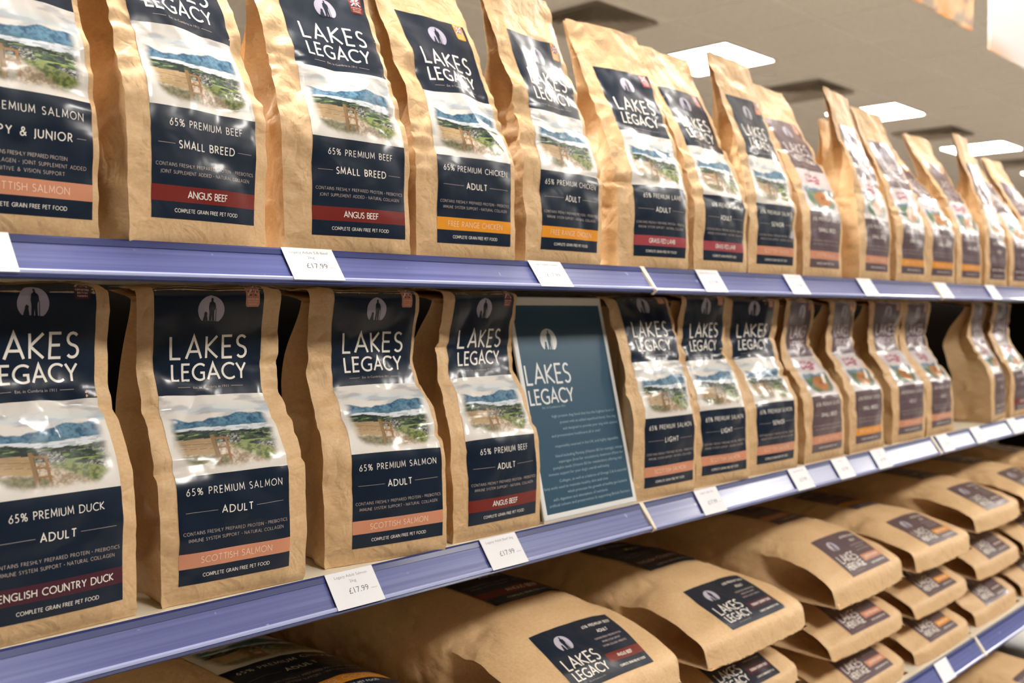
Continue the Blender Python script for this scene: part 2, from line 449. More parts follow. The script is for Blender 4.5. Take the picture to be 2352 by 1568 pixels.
def heritage_picture(u, v):
    n = len(u); c = np.tile(np.array(lin(206, 198, 198)), (n, 1))
    sc = fbm(u*9+2, v*22, 3)
    c = mix(c, lin(160, 62, 92), sstep(.48, .58, sc)*sstep(.30, .18, np.abs(u-.45))*sstep(.16, .09, np.abs(v-.76)))
    px = mix(lin(50, 84, 62), lin(96, 122, 92), fbm(u*9, v*9, 3))
    px = mix(px, lin(84, 116, 140), sstep(.44, .50, v))
    px = mix(px, lin(168, 104, 40), sstep(.24, .18, np.hypot((u-.5)/1.1, (v-.28)*1.15)))
    px = mix(px, lin(120, 64, 26), sstep(.05, .02, np.hypot(u-.50, v-.30)))
    px = mix(px, lin(232, 224, 214), sstep(.012, .0, np.abs(u-.66-(v-.3)*.5)-.05)*sstep(.24, .30, v)*sstep(.55, .5, v))
    ridge = .54+.10*(fbm(u*6, u*0+1, 3)-.4)
    m = sstep(.06, .12, u)*sstep(.94, .88, u)*sstep(.04, .09, v)*sstep(0, .02, ridge-v)
    m = m*sstep(.50, .44, np.hypot((u-.5), (v-.5)*.9))
    return mix(c, px, m)

def circ_logo(art, cx, cy, r, base, disc):
    p = [(cx+r*math.cos(R(a)), cy+r*math.sin(R(a))) for a in range(-52, 233, 6)]
    V, F = scanfill(p, r*.07); art.add(V, F, disc, 1)
    k = r/12.5
    man = [(-.9,9),(-.9,7.6),(-2.6,6.8),(-3.1,2.5),(-2.4,-.5),(-2.2,-3.5),(-2.3,-11),(-.4,-11),(.2,-4.5),(.9,-11),(2.8,-11),(2.3,-3),(2.4,0),(3.6,2.0),(3.2,5.5),(2.2,7.2),(.9,7.6),(.9,9),(1.1,10),(.2,10.9),(-.7,10.7),(-1.1,9.8)]
    dog = [(-8.6,-11),(-8.3,-7.5),(-7.2,-4.5),(-7.2,-2.6),(-6.2,-1.0),(-5.3,-1.2),(-4.2,-2.4),(-4.6,-4.2),(-3.9,-7.5),(-3.7,-11)]
    for q in (man, dog):
        V, F = scanfill([(cx+(x+.8)*k, cy+y*k) for x, y in q], r*.07); art.add(V, F, base, 2)
    V, F = ribbon([(cx+4.6*k, cy+1.8*k), (cx+4.9*k, cy-10.8*k)], .55*k, .004); art.add(V, F, base, 2)

def union_tab(art, x, ytop, w_, h, col):
    art.add(*scanfill([(x-w_/2, ytop), (x-w_/2, ytop-h*.93), (x-w_*.42, ytop-h), (x+w_*.42, ytop-h), (x+w_/2, ytop-h*.93), (x+w_/2, ytop)], .0025), col, 1)
    fy = ytop-h*.34; fw = w_*.74; fh = h*.46; a = .0008
    art.add(*scanfill([(x-fw/2, fy-fh/2), (x+fw/2, fy-fh/2), (x+fw/2, fy+fh/2), (x-fw/2, fy+fh/2)], .003), lin(36, 40, 84), 1.6)
    W2 = lin(225, 215, 212); RD = lin(176, 50, 50)
    for q, wd, cc, z in (([(-1, -1), (1, 1)], .13, W2, 2.0), ([(-1, 1), (1, -1)], .13, W2, 2.0), ([(-1, 0), (1, 0)], .2, W2, 2.2), ([(0, -1), (0, 1)], .2, W2, 2.2),
                         ([(-1, 0), (1, 0)], .11, RD, 2.5), ([(0, -1), (0, 1)], .11, RD, 2.5)):
        V, F = ribbon([(x+px*fw/2, fy+py*fh/2) for px, py in q], wd*fw, .004); art.add(V, F, cc, z)
    for i, t in enumerate(('SUPPORTING', 'BRITISH', 'FARMERS')):
        V, F = stroke_text(t, h*.055, w_*(.8 if i == 0 else .6), .17); art.add(V, F, lin(240, 215, 205), 1.6, x, ytop-h*(.68+.105*i))

LW = .110; Y_LOW, Y_PIC, Y_TOP = .096, .176, .286
_arts = {}
def front_art(flavour, kind, line='legacy', scale=1.0, upper=True, detail=1):
    key = (flavour, kind, line, scale, upper, detail)
    if key in _arts: return _arts[key]
    a = Art(); base = NAVY if line == 'legacy' else PLUM
    stripe, sname, prem = FLAV[flavour]
    a.grid(-LW/2, LW/2, 0, .0147, 28, 4, base); a.grid(-LW/2, LW/2, .0147, .0285, 28, 4, stripe); a.grid(-LW/2, LW/2, .0285, Y_LOW, 28, 18, base)
    pic = landscape if line == 'legacy' else heritage_picture
    nx, ny = ((130, 96) if detail == 2 else (72, 54) if detail == 1 else (44, 32))
    a.grid(-LW/2, LW/2, Y_LOW, Y_PIC, nx, ny, lambda x, y: pic((x+LW/2)/LW, (y-Y_LOW)/(Y_PIC-Y_LOW)))
    small = lin(176, 164, 158); wt = WHITE
    def T(t, cap, wd, y, col=wt, weight=.13, x=0): V, F = stroke_text(t, cap, wd, weight); a.add(V, F, col, 1, x, y)
    T(prem, .0058, .094 if len(prem) > 16 else .076, .0828, wt, .115)
    sw = {'ADULT': .029, 'LIGHT': .028, 'SENIOR': .034, 'SMALL BREED': .058, 'PUPPY & JUNIOR': .074}[kind]
    T(kind, .0063, sw, .0645, wt, .15)
    for sx in (-1, 1):
        x0 = sx*(sw/2+.004); x1 = sx*min(LW/2-.006, sw/2+.034)
        V, F = ribbon([(x0, .0645), (x1, .0645)], .00035, .004); a.add(V, F, small, 1)
    if kind == 'PUPPY & JUNIOR':
        lines = [('CONTAINS FRESHLY PREPARED PROTEIN', .066), ('NATURAL COLLAGEN . JOINT SUPPLEMENT ADDED', .098), ('COGNITIVE & VISION SUPPORT', .062)]
    elif kind == 'SMALL BREED':
        lines = [('CONTAINS FRESHLY PREPARED PROTEIN . PREBIOTICS', .103), ('JOINT SUPPLEMENT ADDED . NATURAL COLLAGEN', .094)]
    else:
        lines = [('CONTAINS FRESHLY PREPARED PROTEIN . PREBIOTICS', .103), ('IMMUNE SYSTEM SUPPORT . NATURAL COLLAGEN', .094)]
    for i, (t, wd) in enumerate(lines): T(t, .0028, wd, .0462-.0062*i+(.001 if len(lines) == 3 else 0), small, .125)
    light = flavour in ('salmon', 'chicken')
    T(sname, .0056, {'salmon': .070, 'beef': .040, 'duck': .092, 'chicken': .080, 'lamb': .055}[flavour], .0216, lin(245, 214, 190) if light else wt, .10 if light else .14)
    T('COMPLETE GRAIN FREE PET FOOD', .0030, .066, .0073, wt, .135)
    if upper:
        a.grid(-LW/2, LW/2, Y_PIC, Y_TOP, 28, 28, base)
        V, F = font_text('Est. in Cumbria in 1911', .0026, .036); a.add(V, F, small, 1, 0, Y_PIC+.0085)
        for sx in (-1, 1):
            V, F = ribbon([(sx*.021, Y_PIC+.0085), (sx*.034, Y_PIC+.0085)], .0004, .004); a.add(V, F, small, 1)
        if line == 'legacy':
            T('LAKES', .0210, .078, Y_PIC+.0475, wt, .115); T('LEGACY', .0155, .076, Y_PIC+.0235, wt, .14)
        else:
            T('LAKES', .0210, .078, Y_PIC+.0475, lin(226, 214, 214), .115); T('HERITAGE', .0130, .078, Y_PIC+.0235, lin(226, 214, 214), .14)
        circ_logo(a, 0, Y_PIC+.083, .0135, base, lin(172, 168, 186))
        union_tab(a, .0425, Y_TOP, .0150, .0235, stripe)
    a.done()
    if scale != 1: a.V = a.V*scale
    _arts[key] = a; return a

def base_art(flavour, line):          # the label on the base of the big bags (0.15 x 0.10)
    key = ('base', flavour, line)
    if key in _arts: return _arts[key]
    a = Art(); base = NAVY if line == 'legacy' else PLUM; stripe, sname, prem = FLAV[flavour]
    w_, h = .150, .098
    a.grid(-w_/2, w_/2, 0, h, 38, 24, base)
    a.grid(.006, w_/2, .020, .0345, 18, 4, stripe, .6)
    wt = WHITE; small = lin(170, 158, 156)
    def T(t, cap, wd, x, y, col=wt, weight=.14): V, F = stroke_text(t, cap, wd, weight); a.add(V, F, col, 1.4, x, y)
    T('LAKES', .0175, .060, -.033, .0400, wt, .13); T('LEGACY' if line == 'legacy' else 'HERITAGE', .0135, .060, -.033, .0200, wt, .15)
    V, F = font_text('Est. in Cumbria in 1911', .0022, .030); a.add(V, F, small, 1.4, -.033, .0075)
    circ_logo(a, -.036, .0705, .0135, base, lin(190, 186, 200))
    T(prem, .0044, .056, .040, .0840, wt, .16); T('ADULT', .0048, .020, .040, .0715, wt, .19)
    for i, (t, wd) in enumerate((('CONTAINS FRESHLY PREPARED PROTEIN', .052), ('IMMUNE SYSTEM SUPPORT', .036), ('NATURAL COLLAGEN . PREBIOTICS', .046))):
        T(t, .0026, wd, .040, .0600-.0068*i, small, .17)
    T(sname, .0046, .030 if flavour == 'beef' else .050, .040, .0272, wt, .17); T('COMPLETE GRAIN FREE PET FOOD', .0030, .052, .040, .0110, wt, .17)
    a.done(); _arts[key] = a; return a

# ------------------------------------------------------------------ surfaces
class Surf:
    def __init__(s, P, x0, x1, s1):
        s.P = P; s.x0 = x0; s.x1 = x1; s.s1 = s1
        du = np.gradient(P, axis=1); dv = np.gradient(P, axis=0)
        n = np.cross(du, dv); n /= np.linalg.norm(n, axis=2, keepdims=True)+1e-12
        s.N = n
    def at(s, x, t, off):
        ns, nx, _ = s.P.shape
        i = np.clip((x-s.x0)/(s.x1-s.x0)*(nx-1), 0, nx-1.001); j = np.clip(t/s.s1*(ns-1), 0, ns-1.001)
        i0 = i.astype(int); j0 = j.astype(int); fi = (i-i0)[:, None]; fj = (j-j0)[:, None]
        b = lambda A: (A[j0, i0]*(1-fi)+A[j0, i0+1]*fi)*(1-fj)+(A[j0+1, i0]*(1-fi)+A[j0+1, i0+1]*fi)*fj
        return b(s.P)+b(s.N)*np.asarray(off)[:, None]

def put_label(surf, art, t0, name, parent, x0=0.0, lift=.00035, step=.00022, sk=0.0):
    x = art.V[:, 0]+x0; t = art.V[:, 1]+t0+art.V[:, 0]*sk
    P = surf.at(x, t, lift+art.Z*step)
    return mesh_obj(name, P, art.F, M_PRINT, parent, art.Cc, smooth=True)

def tri(x): return np.abs((x % 1.0)-.5)*2
def facet(x, t, sc, seed):            # piecewise-flat random relief: what creased paper does
    x, t = np.broadcast_arrays(np.asarray(x, float), np.asarray(t, float))
    o = seed*7.31
    wx = .55*(vnoise(x/sc*.6+o, t/sc*.6)-.5); wt = .55*(vnoise(x/sc*.6+3.7, t/sc*.6+o)-.5)
    a = math.radians((seed*47) % 90); px = (x*math.cos(a)+t*math.sin(a))/sc+wx+40; pt = (-x*math.sin(a)+t*math.cos(a))/sc+wt+40
    xi = np.floor(px).astype(int); ti = np.floor(pt).astype(int); fx = px-xi; ft = pt-ti
    g = lambda p, q: _lat[(p+seed*13) % 256, (q+seed*29) % 256]-.5
    h00, h10, h01, h11 = g(xi, ti), g(xi+1, ti), g(xi, ti+1), g(xi+1, ti+1)
    dg = _lat[(xi+seed) % 256, (ti+91) % 256] > .5
    A = np.where(fx > ft, h00+(h10-h00)*fx+(h11-h10)*ft, h00+(h11-h01)*fx+(h01-h00)*ft)
    B = np.where(fx+ft < 1, h00+(h10-h00)*fx+(h01-h00)*ft, h11+(h01-h11)*(1-fx)+(h10-h11)*(1-ft))
    return np.where(dg, A, B)
def crumple(x, t, seed, amp):
    win = .35+1.1*sstep(.45, .75, vnoise(np.asarray(x)*14+seed % 61, np.asarray(t)*14+seed % 43))
    return amp*(1.9*facet(x, t, .034, seed)+win*(.95*facet(x, t, .015, seed+3)+.35*facet(x, t, .0075, seed+8)))

def interp_s(s, knots):
    ks = np.array([k[0] for k in knots]); kv = np.array([k[1] for k in knots])
    v = np.interp(s, ks, kv)
    k = 5; pad = np.concatenate([np.full(k//2, v[0]), v, np.full(k//2, v[-1])])
    return np.convolve(pad, np.ones(k)/k, 'valid')

# ------------------------------------------------------------------ the standing 2 kg bag
PROF_TOP = [(0, 0), (.10, 1), (.118, 10), (.135, 20), (.19, 22), (.215, 27), (.30, 27), (.375, 17)]
PROF_ROW = [(0, 0), (.10, 2), (.115, 20), (.135, 33), (.185, 33), (.21, 14), (.235, -6), (.27, -10), (.295, 0), (.375, 10)]
def standing_bag(loc, yaw, art, label, group, prof, seed, W=.145, D=.088, L=.375, lean=(), twist=(), amp=.0019, dtop=.30, name='dog_food_bag', label_skew=0.0, lift0=.017, roll=0.0, bulge=.007, lx=.004, zfold=0, cat='dog food bag'):
    root = empty(name, loc, yaw); tag(root, label, cat, group)
    ns, nx = 126, 50
    s = np.linspace(0, L, ns); a = np.radians(interp_s(s, prof)); ds = L/(ns-1)
    if zfold:                       # the paper top is bent back under the shelf above
        zz = np.concatenate([[0], np.cumsum(np.cos((a[1:]+a[:-1])/2))*ds]); i0 = int(np.argmax(zz > zfold)) if (zz > zfold).any() else ns
        a = np.where(np.arange(ns) >= i0, np.minimum(R(87), a+(R(87)-a)*np.clip((np.arange(ns)-i0)/4, 0, 1)), a)
    y = np.concatenate([[0], np.cumsum(np.sin((a[1:]+a[:-1])/2))*ds]); z = np.concatenate([[0], np.cumsum(np.cos((a[1:]+a[:-1])/2))*ds])
    d = interp_s(s, [(0, D), (.13, D*.98), (.20, D*.70), (dtop-.03, D*.22), (dtop+.02, .008), (L, .004)])
    ln = interp_s(s, list(lean) if lean else [(0, 0), (L, 0)]); tw = np.radians(interp_s(s, list(twist) if twist else [(0, 0), (L, 0)]))
    x = np.linspace(-W/2, W/2, nx); X, S = np.meshgrid(x, s); k = 2*X/W
    # width: slightly pinched at the shoulder, relaxed at the top
    wf = interp_s(s, [(0, 1), (.10, 1.01), (.15, 1.0), (.20, .955), (.25, .97), (L, 1.0)])
    env = interp_s(s, [(0, 0), (.02, .5), (.07, 1), (.12, .9), (.18, .55), (.26, .25), (L, .1)])
    B = bulge*env[:, None]*(1-np.abs(k)**2.2)
    inlab = sstep(.80, .70, np.abs(k-2*lx/W))
    cr = 1.35*amp*(1.9*facet(X, S, .034, seed)+(1.15-.75*inlab)*1.1*facet(X, S, .016, seed+3)+(1-.9*inlab)*.5*facet(X, S, .0075, seed+8)+(1-inlab)*.9*facet(X, S, .024, seed+15))*(interp_s(s, [(0, .3), (.05, .8), (.12, 1.3), (.2, 1.6), (.27, 1.1), (L, 1.3)])[:, None])
    rs = np.random.RandomState(seed+5)
    # strong folds at the shoulder: dents that run in from both edges
    for sd in (-1, 1):
        for q in range(3):
            sc = rs.uniform(.11, .24); w0 = rs.uniform(.006, .012); A = rs.uniform(.002, .0045); run = rs.uniform(.25, .6); sl = rs.uniform(-.4, .4)
            dist = (S-sc-(1-sd*k)*.5*W*sl*.5)/w0
            cr -= A*np.maximum(0, 1-np.abs(dist))*np.clip((sd*k-(1-2*run))/(2*run), 0, 1)**.8*1.0
    N2 = np.stack([-np.cos(a), np.sin(a)], 1)                 # outward normal of the front in (y,z)
    h = B+cr
    FX = X*wf[:, None]+ln[:, None]; FY = y[:, None]+h*N2[:, :1]; FZ = z[:, None]+h*N2[:, 1:]
    P = np.stack([FX, FY, FZ], 2)
    # back sheet: direction straight back low down, perpendicular to the sheet high up
    bl = sstep(.16, .30, s)
    nb = np.stack([np.cos(a), -np.sin(a)], 1); dirb = nb*bl[:, None]+np.array([[1., 0.]])*(1-bl[:, None]); dirb /= np.linalg.norm(dirb, axis=1, keepdims=True)
    nxb = 14; xb = np.linspace(W/2, -W/2, nxb); XB, SB = np.meshgrid(xb, s)
    cb = crumple(XB, SB, seed+77, amp*1.2); flat = (d/D)[:, None]
    hb = d[:, None]+(cb+.006*env[:, None]*(1-(2*XB/W)**2))*np.clip(flat*1.4, 0, 1)
    hb = np.maximum(hb, .003)
    PB = np.stack([XB*wf[:, None]+ln[:, None], y[:, None]+hb*dirb[:, :1], z[:, None]+hb*dirb[:, 1:]], 2)
    gin = np.sqrt(np.maximum(0, (D/2)**2-(d/2)**2))*.92
    ng = 9; rs2 = rs.uniform(0, 20, 2)
    def side(sgn):
        fr = P[:, -1] if sgn > 0 else P[:, 0]; bk = PB[:, 0] if sgn > 0 else PB[:, -1]
        out = np.zeros((ns, ng, 3))
        for i in range(ng):
            t = (i+1)/(ng+1); q = fr*(1-t)+bk*t
            v = 1-abs(2*t-1)
            fold = gin*v**.9 - .004*env*np.sin(math.pi*t)
            cc = (crumple(np.full(ns, t*D), s, seed+(31 if sgn > 0 else 63), amp*3.6)+.0022*(tri(s*17+rs2[0]+.4*t)-.5)*sstep(.4,.7,vnoise(s*30+seed, s*0+rs2[1])))*min(1, 3*v)*np.clip(d/D*1.3, .0, 1)
            q = q.copy(); q[:, 0] -= sgn*(fold+cc); out[:, i] = q
        return out
    SR = side(1); SL = side(-1)[:, ::-1]
    ring = np.concatenate([P, SR, PB, SL], 1)
    # bottom edge pulled in a touch, with a soft roundness
    ear = np.clip(1-s/.012, 0, 1)**1.5; es = rs.uniform(.3, 1, 2)*.005
    for (ii, sg, e_) in ((0, -1, es[0]), (nx-1, 1, es[1])):
        ring[:, ii, 0] += sg*e_*ear; ring[:, ii, 1] -= .5*e_*ear; ring[:, ii-sg, 0] += sg*e_*ear*.5
    c0 = np.array([0, D/2, 0]); tuck = np.clip(1-s/.010, 0, 1)**2
    ring[:, :, :2] = ring[:, :, :2]-(ring[:, :, :2]-c0[:2])*tuck[:, None, None]*.05
    ca, sa = np.cos(tw), np.sin(tw)
    def twf(A):
        r = A.copy(); px = A[..., 0]; py = A[..., 1]-D/2
        r[..., 0] = px*ca[:, None]-py*sa[:, None]; r[..., 1] = px*sa[:, None]+py*ca[:, None]+D/2; return r
    ring = twf(ring)
    if roll:
        cr_, sr_ = math.cos(R(roll)), math.sin(R(roll)); q = ring.copy(); px0 = W/2*(1 if roll > 0 else -1)
        q[..., 0] = (ring[..., 0]-px0)*cr_+ring[..., 2]*sr_+px0; q[..., 2] = -(ring[..., 0]-px0)*sr_+ring[..., 2]*cr_; ring = q
    P2 = ring[:, :nx]
    m = ring.shape[1]; V = ring.reshape(-1, 3)
    idx = np.arange(ns*m).reshape(ns, m); nxt = np.roll(idx, -1, 1)
    F = np.stack([idx[:-1], nxt[:-1], nxt[1:], idx[1:]], 2).reshape(-1, 4).tolist()
    F.append(list(reversed(range(m)))); F.append(list(range((ns-1)*m, ns*m)))
    body = mesh_obj('paper_body', V, F, M_PAPER, root, smooth=True, sharp=38)
    surf = Surf(P2, -W/2, W/2, L)
    put_label(surf, art, lift0, 'front_label', root, x0=lx, sk=label_skew)
    MAXZ[label] = float(ring[:, :, 2].max())
    return root

# ------------------------------------------------------------------ the big bag lying with its base towards the aisle
def lying_bag(loc, yaw, flavour, line, label, group, seed, W=.274, T=.085, Ld=.56, hv=.034, slope=27, run=.115, crest=None, open_side=1.0, sag=.0, art_scale=1.5, name='large_dog_food_bag', cat='dog food bag', tlab=True):
    root = empty(name, loc, yaw); tag(root, label, cat, group)
    dz = run*math.sin(R(slope)); dy = run*math.cos(R(slope))
    # profile of the upper skin: front bottom edge -> seam panel -> base face -> crest -> back
    pr = [(0, 80), (hv, 78), (hv+.012, slope+4), (hv+run-.02, slope-2), (hv+run+.02, max(2, slope*.35)), (hv+run+.10, 3), (hv+run+.25, -1), (hv+run+Ld, -3)]
    ns, nx = 150, 64; L = hv+run+Ld*.80; s = np.linspace(0, L, ns); a = np.radians(interp_s(s, pr)); ds = L/(ns-1)
    y = np.concatenate([[0], np.cumsum(np.cos((a[1:]+a[:-1])/2))*ds]); z = np.concatenate([[0], np.cumsum(np.sin((a[1:]+a[:-1])/2))*ds])
    z *= T/z.max()
    x = np.linspace(-W/2, W/2, nx); X, S = np.meshgrid(x, s); k = 2*X/W
    rs = np.random.RandomState(seed)
    # cross-section: shoulders fall away, more so behind the base face
    sh = interp_s(s, [(0, .0), (hv, .02), (hv+run*.5, .10), (hv+run+.03, .30), (L*.7, .42), (L, .55)])
    fall = T*sh[:, None]*(np.abs(k)**3.2)
    lz = .3+.7*sstep(.62, .9, np.abs(k-.2))
    cr = .0044*facet(X, S, .06, seed+50)*np.clip((np.abs(k)-.1)*2, .25, 1)+crumple(X, S, seed, .0030)*lz*interp_s(s, [(0, .1), (hv, .4), (hv+run, .9), (hv+run+.06, 1.4), (L, 1.6)])[:, None]
    Nn = np.stack([-np.sin(a), np.cos(a)], 1)
    wf = interp_s(s, [(0, .985), (hv, 1.0), (hv+run*.6, 1.0), (hv+run+.05, .96), (hv+run+.15, 1.0), (L, .98)])
    soft = .006*np.sin(math.pi*np.clip(s/hv/1.2, 0, 1))[:, None]*0
    FY = y[:, None]+(cr+soft)*Nn[:, :1]+.010*(np.abs(k)**4)*np.clip(1-s/(hv+run), 0, 1)[:, None]
    FZ = np.maximum(z[:, None]-fall+cr*Nn[:, 1:], .0004+0*X)
    FX = X*wf[:, None]
    zig = .0012*np.sin(X*900+3*np.sin(X*170))*np.clip(1-s/.006, 0, 1)[:, None]    # ragged lower seam edge
    FZ = FZ+zig
    P = np.stack([FX, FY, FZ], 2)
    nb = 20; xb = np.linspace(W/2, -W/2, nb); XB, SB = np.meshgrid(xb, s)
    PB = np.stack([XB*wf[:, None], y[:, None]+0*XB+.004, np.minimum(-.0+0*XB+sag*np.sin(math.pi*np.clip(y/.3, 0, 1))[:, None], FZ[:, ::-1][:, :1])-.0], 2)
    PB[:, :, 1] += np.clip(1-s/hv, 0, 1)[:, None]*.0
    th = P[:, :, 2].mean(1)
    # the folded corner pocket: the side is drawn in behind the base face, then swells behind it
    gi = interp_s(s, [(0, 0), (hv*.4, .004), (hv, .030), (hv+run*.40, .085), (hv+run*.85, .060), (hv+run+.05, -.006), (hv+run+.12, -.005), (L, -.002)])*open_side
    ng = 13
    def side(sgn):
        fr = P[:, -1] if sgn > 0 else P[:, 0]; bk = PB[:, 0] if sgn > 0 else PB[:, -1]; out = np.zeros((ns, ng, 3))
        for i in range(ng):
            t = (i+1)/(ng+1); q = (fr*(1-t)+bk*t).copy(); v = math.sin(math.pi*t)**.6
            cc = crumple(np.full(ns, t*.1), s, seed+(31 if sgn > 0 else 63), .0060)*v*np.clip(s/.05, 0, 1)
            q[:, 0] -= sgn*(gi*v+cc); out[:, i] = q
        return out
    SR = side(1); SL = side(-1)[:, ::-1]
    ring = np.concatenate([P, SR, PB, SL], 1); m = ring.shape[1]
    idx = np.arange(ns*m).reshape(ns, m); nxt = np.roll(idx, -1, 1)
    F = np.stack([idx[:-1], nxt[:-1], nxt[1:], idx[1:]], 2).reshape(-1, 4).tolist()
    F.append(list(range((ns-1)*m, ns*m))); F.append(list(reversed(range(m))))
    mesh_obj('paper_body', ring.reshape(-1, 3), F, M_PAPER, root, smooth=True, sharp=42)
    surf = Surf(P, -W/2, W/2, L)
    put_label(surf, base_art(flavour, line), hv+run*.10, 'base_label', root, x0=.012)
    if tlab:
        A = front_art(flavour, 'ADULT', line, art_scale, False, 0)
        A2 = Art(); keep = A.V[:, 1] < (L-.02-(hv+run+.055))
        A2.V = A.V; A2.Z = A.Z; A2.Cc = A.Cc; A2.F = [f for f in A.F if all(keep[i] for i in f)]
        put_label(surf, A2, hv+run+.055, 'front_label', root, x0=.038, lift=.0014, step=.0005)
    # dotted seam stitching down the folded left pocket
    st = MB(); js = [int((hv+.012+i_*.0065)/L*(ns-1)) for i_ in range(9)]
    for q in js:
        p = SL[q, ng//2+2]; st.box((p[0]-.0022, p[1]-.0006, p[2]-.0012), (p[0]+.001, p[1]+.0006, p[2]+.0012))
    st.build('seam_stitching', M_STITCH, root)
    return root

# ------------------------------------------------------------------ shelving
YF = .815                      # front plane of the upper shelves
Z1, Z2, Z3 = H+.058, H-.262, H-.660
XJ = [.0945, 1.0945, 2.0945, 3.0945, 4.0945]
SHELF_NAME = {1: 'top', 2: 'middle', 3: 'lower', 4: 'bottom'}
def rail(zt, y0, x0, x1, label, tl=33):
    root = empty('price_rail', (x0, y0, zt)); tag(root, label, 'price rail', 'blue price rails')
    L = x1-x0; ca, sa = math.cos(R(tl)), math.sin(R(tl))
    def p(u, v): return (-u*sa-v*ca, -u*ca+v*sa)            # u down the face, v out of the face
    f = MB().prism([p(.0060, 0), p(.0060, .0016), p(.033, .0016), p(.033, 0)][::-1], .006, L-.006); f.build('face_strip', M_RAIL, root)
    g = MB().prism([p(-.002, -.004), p(-.002, .0022), p(.0005, .0030), p(.0060, .0024), p(.0060, -.004)][::-1], .004, L-.004); g.build('upper_lip', M_RAIL_DARK, root)
    h = MB().prism([p(.033, -.002), p(.033, .0034), p(.0350, .0040), p(.0368, .0030), p(.0368, -.002)][::-1], .004, L-.004); h.build('lower_lip', M_RAIL_LIP, root)
    k = MB().prism([p(.0368, -.002), p(.0368, .0012), p(.0392, .0010), p(.0392, -.002)][::-1], .004, L-.004); k.build('under_edge', M_RAIL_DARK, root)
    for xx in (-.0005, L-.0045):
        m = MB().prism([p(-.003, -.005), p(-.003, .0036), p(.0385, .0056), p(.0395, -.004)][::-1], xx, xx+.005); m.build('end_cap', M_CREAM, root, .001)
    return root
def shelf(zt, y0, x0, x1, depth, label):
    root = empty('gondola_shelf', (x0, y0, zt)); tag(root, label, 'shelf', 'cream metal shelves'); L = x1-x0
    m = MB(); m.box((.002, .010, -.022), (L-.002, depth, -.0)); m.build('deck', M_CREAM, root, .0015)
    m = MB(); m.box((.002, .002, -.012), (L-.002, .012, .0)); m.build('front_lip', M_CREAM, root, .001)
    for xx in (.0005, L-.0035):
        MB().box((xx, .03, -.0235), (xx+.003, depth-.01, -.0205)).build('side_bracket', M_CREAM, root)
    return root
pos = ['left bay', 'centre bay', 'right bay', 'far bay']
for n, (zt, y0, dep) in {1: (Z1, YF, .515), 2: (Z2, YF, .515), 3: (Z3, .722, .608)}.items():
    for i in range(4):
        shelf(zt, y0+.004, XJ[i], XJ[i+1], dep, f'cream metal {SHELF_NAME[n]} shelf carrying bags in the {pos[i]} of the gondola')
        rail(zt-.001, y0, XJ[i], XJ[i+1], f'blue plastic price rail along the {SHELF_NAME[n]} shelf edge, {pos[i]}', 37 if i == 0 else 33)
shelf(H-1.03, .58, XJ[2], XJ[3], .70, 'cream base deck under the lowest bags in the right bay')
m = MB().box((XJ[4]+.003, .74, .05), (XJ[4]+.02, 1.335, Z1)); o = m.build('added_end_panel', M_BACK_SHADE); tag(o, 'added dark panel hiding the room past the far end of the gondola', 'panel')  # added panel, dark so the bright room stays out of the gaps
m = MB().box((XJ[0], 1.345, .05), (XJ[4], 1.36, Z1)); o = m.build('gondola_back_panel', M_BACK_SHADE); tag(o, 'shade-coloured back panel standing behind the shelves of the gondola', 'panel')
for i, xx in enumerate(XJ):
    m = MB().box((xx-.02, 1.336, 0), (xx+.02, 1.3445, Z1+.0)); o = m.build('gondola_upright', M_CREAM)
    tag(o, ['slotted cream upright post at the left end of the gondola', 'slotted cream upright post between left and centre bays', 'slotted cream upright post between centre and right bays', 'slotted cream upright post between right and far bays', 'slotted cream upright post at the far end of the gondola'][i], 'upright')

# price tickets: on the rail face
def ticket(xc, zt, y0, name1, name2, price, label, far=False, wd=.058):
    tl = 37 if xc < XJ[1] else 33; ca, sa = math.cos(R(tl)), math.sin(R(tl)); a = Art(); hgt = .0385
    a.grid(-wd/2, wd/2, 0, hgt, 1, 1, lin(226, 226, 230)); ink = lin(110, 108, 112)
    if name1:
        V, F = font_text(name1, .0030, min(.046, .0021*len(name1))); a.add(V, F, lin(150, 148, 150), 1, 0, hgt-.0055)
    if name2:
        V, F = font_text(name2, .0030, .008); a.add(V, F, lin(150, 148, 150), 1, 0, hgt-.0115)
    if price:
        V, F = font_text(price, .0062, .0240); a.add(V, F, ink, 1, .003, hgt-.0215)
    V, F = font_text('490252', .0012, .008); a.add(V, F, lin(150, 148, 150), 1, .0215, hgt-.0235)
    a.done()
    P = []
    for (x, t), zz in zip(a.V, a.Z):
        u = .0375-t; v = .0046+.0002*zz
        P.append((x, -u*sa-v*ca, -u*ca+v*sa))
    n0 = len(P); faces = list(a.F)
    # thin card edge behind
    bk = [(sx*wd/2, -(.0375-t)*sa-.0042*ca, -(.0375-t)*ca+.0042*sa) for sx, t in ((-1, 0), (1, 0), (1, hgt), (-1, hgt))]
    P += bk; faces += [(n0+3, n0+2, n0+1, n0), (0, 1, n0+1, n0), (1, 3, n0+2, n0+1), (3, 2, n0+3, n0+2), (2, 0, n0, n0+3)]
    cols = np.concatenate([a.Cc, np.tile(lin(226, 226, 230), (4, 1))])
    o = mesh_obj('price_ticket', P, faces, M_TICKET, None, cols)
    o.location = (xc, y0, zt-.001); tag(o, label, 'price ticket', 'white price tickets'); return o
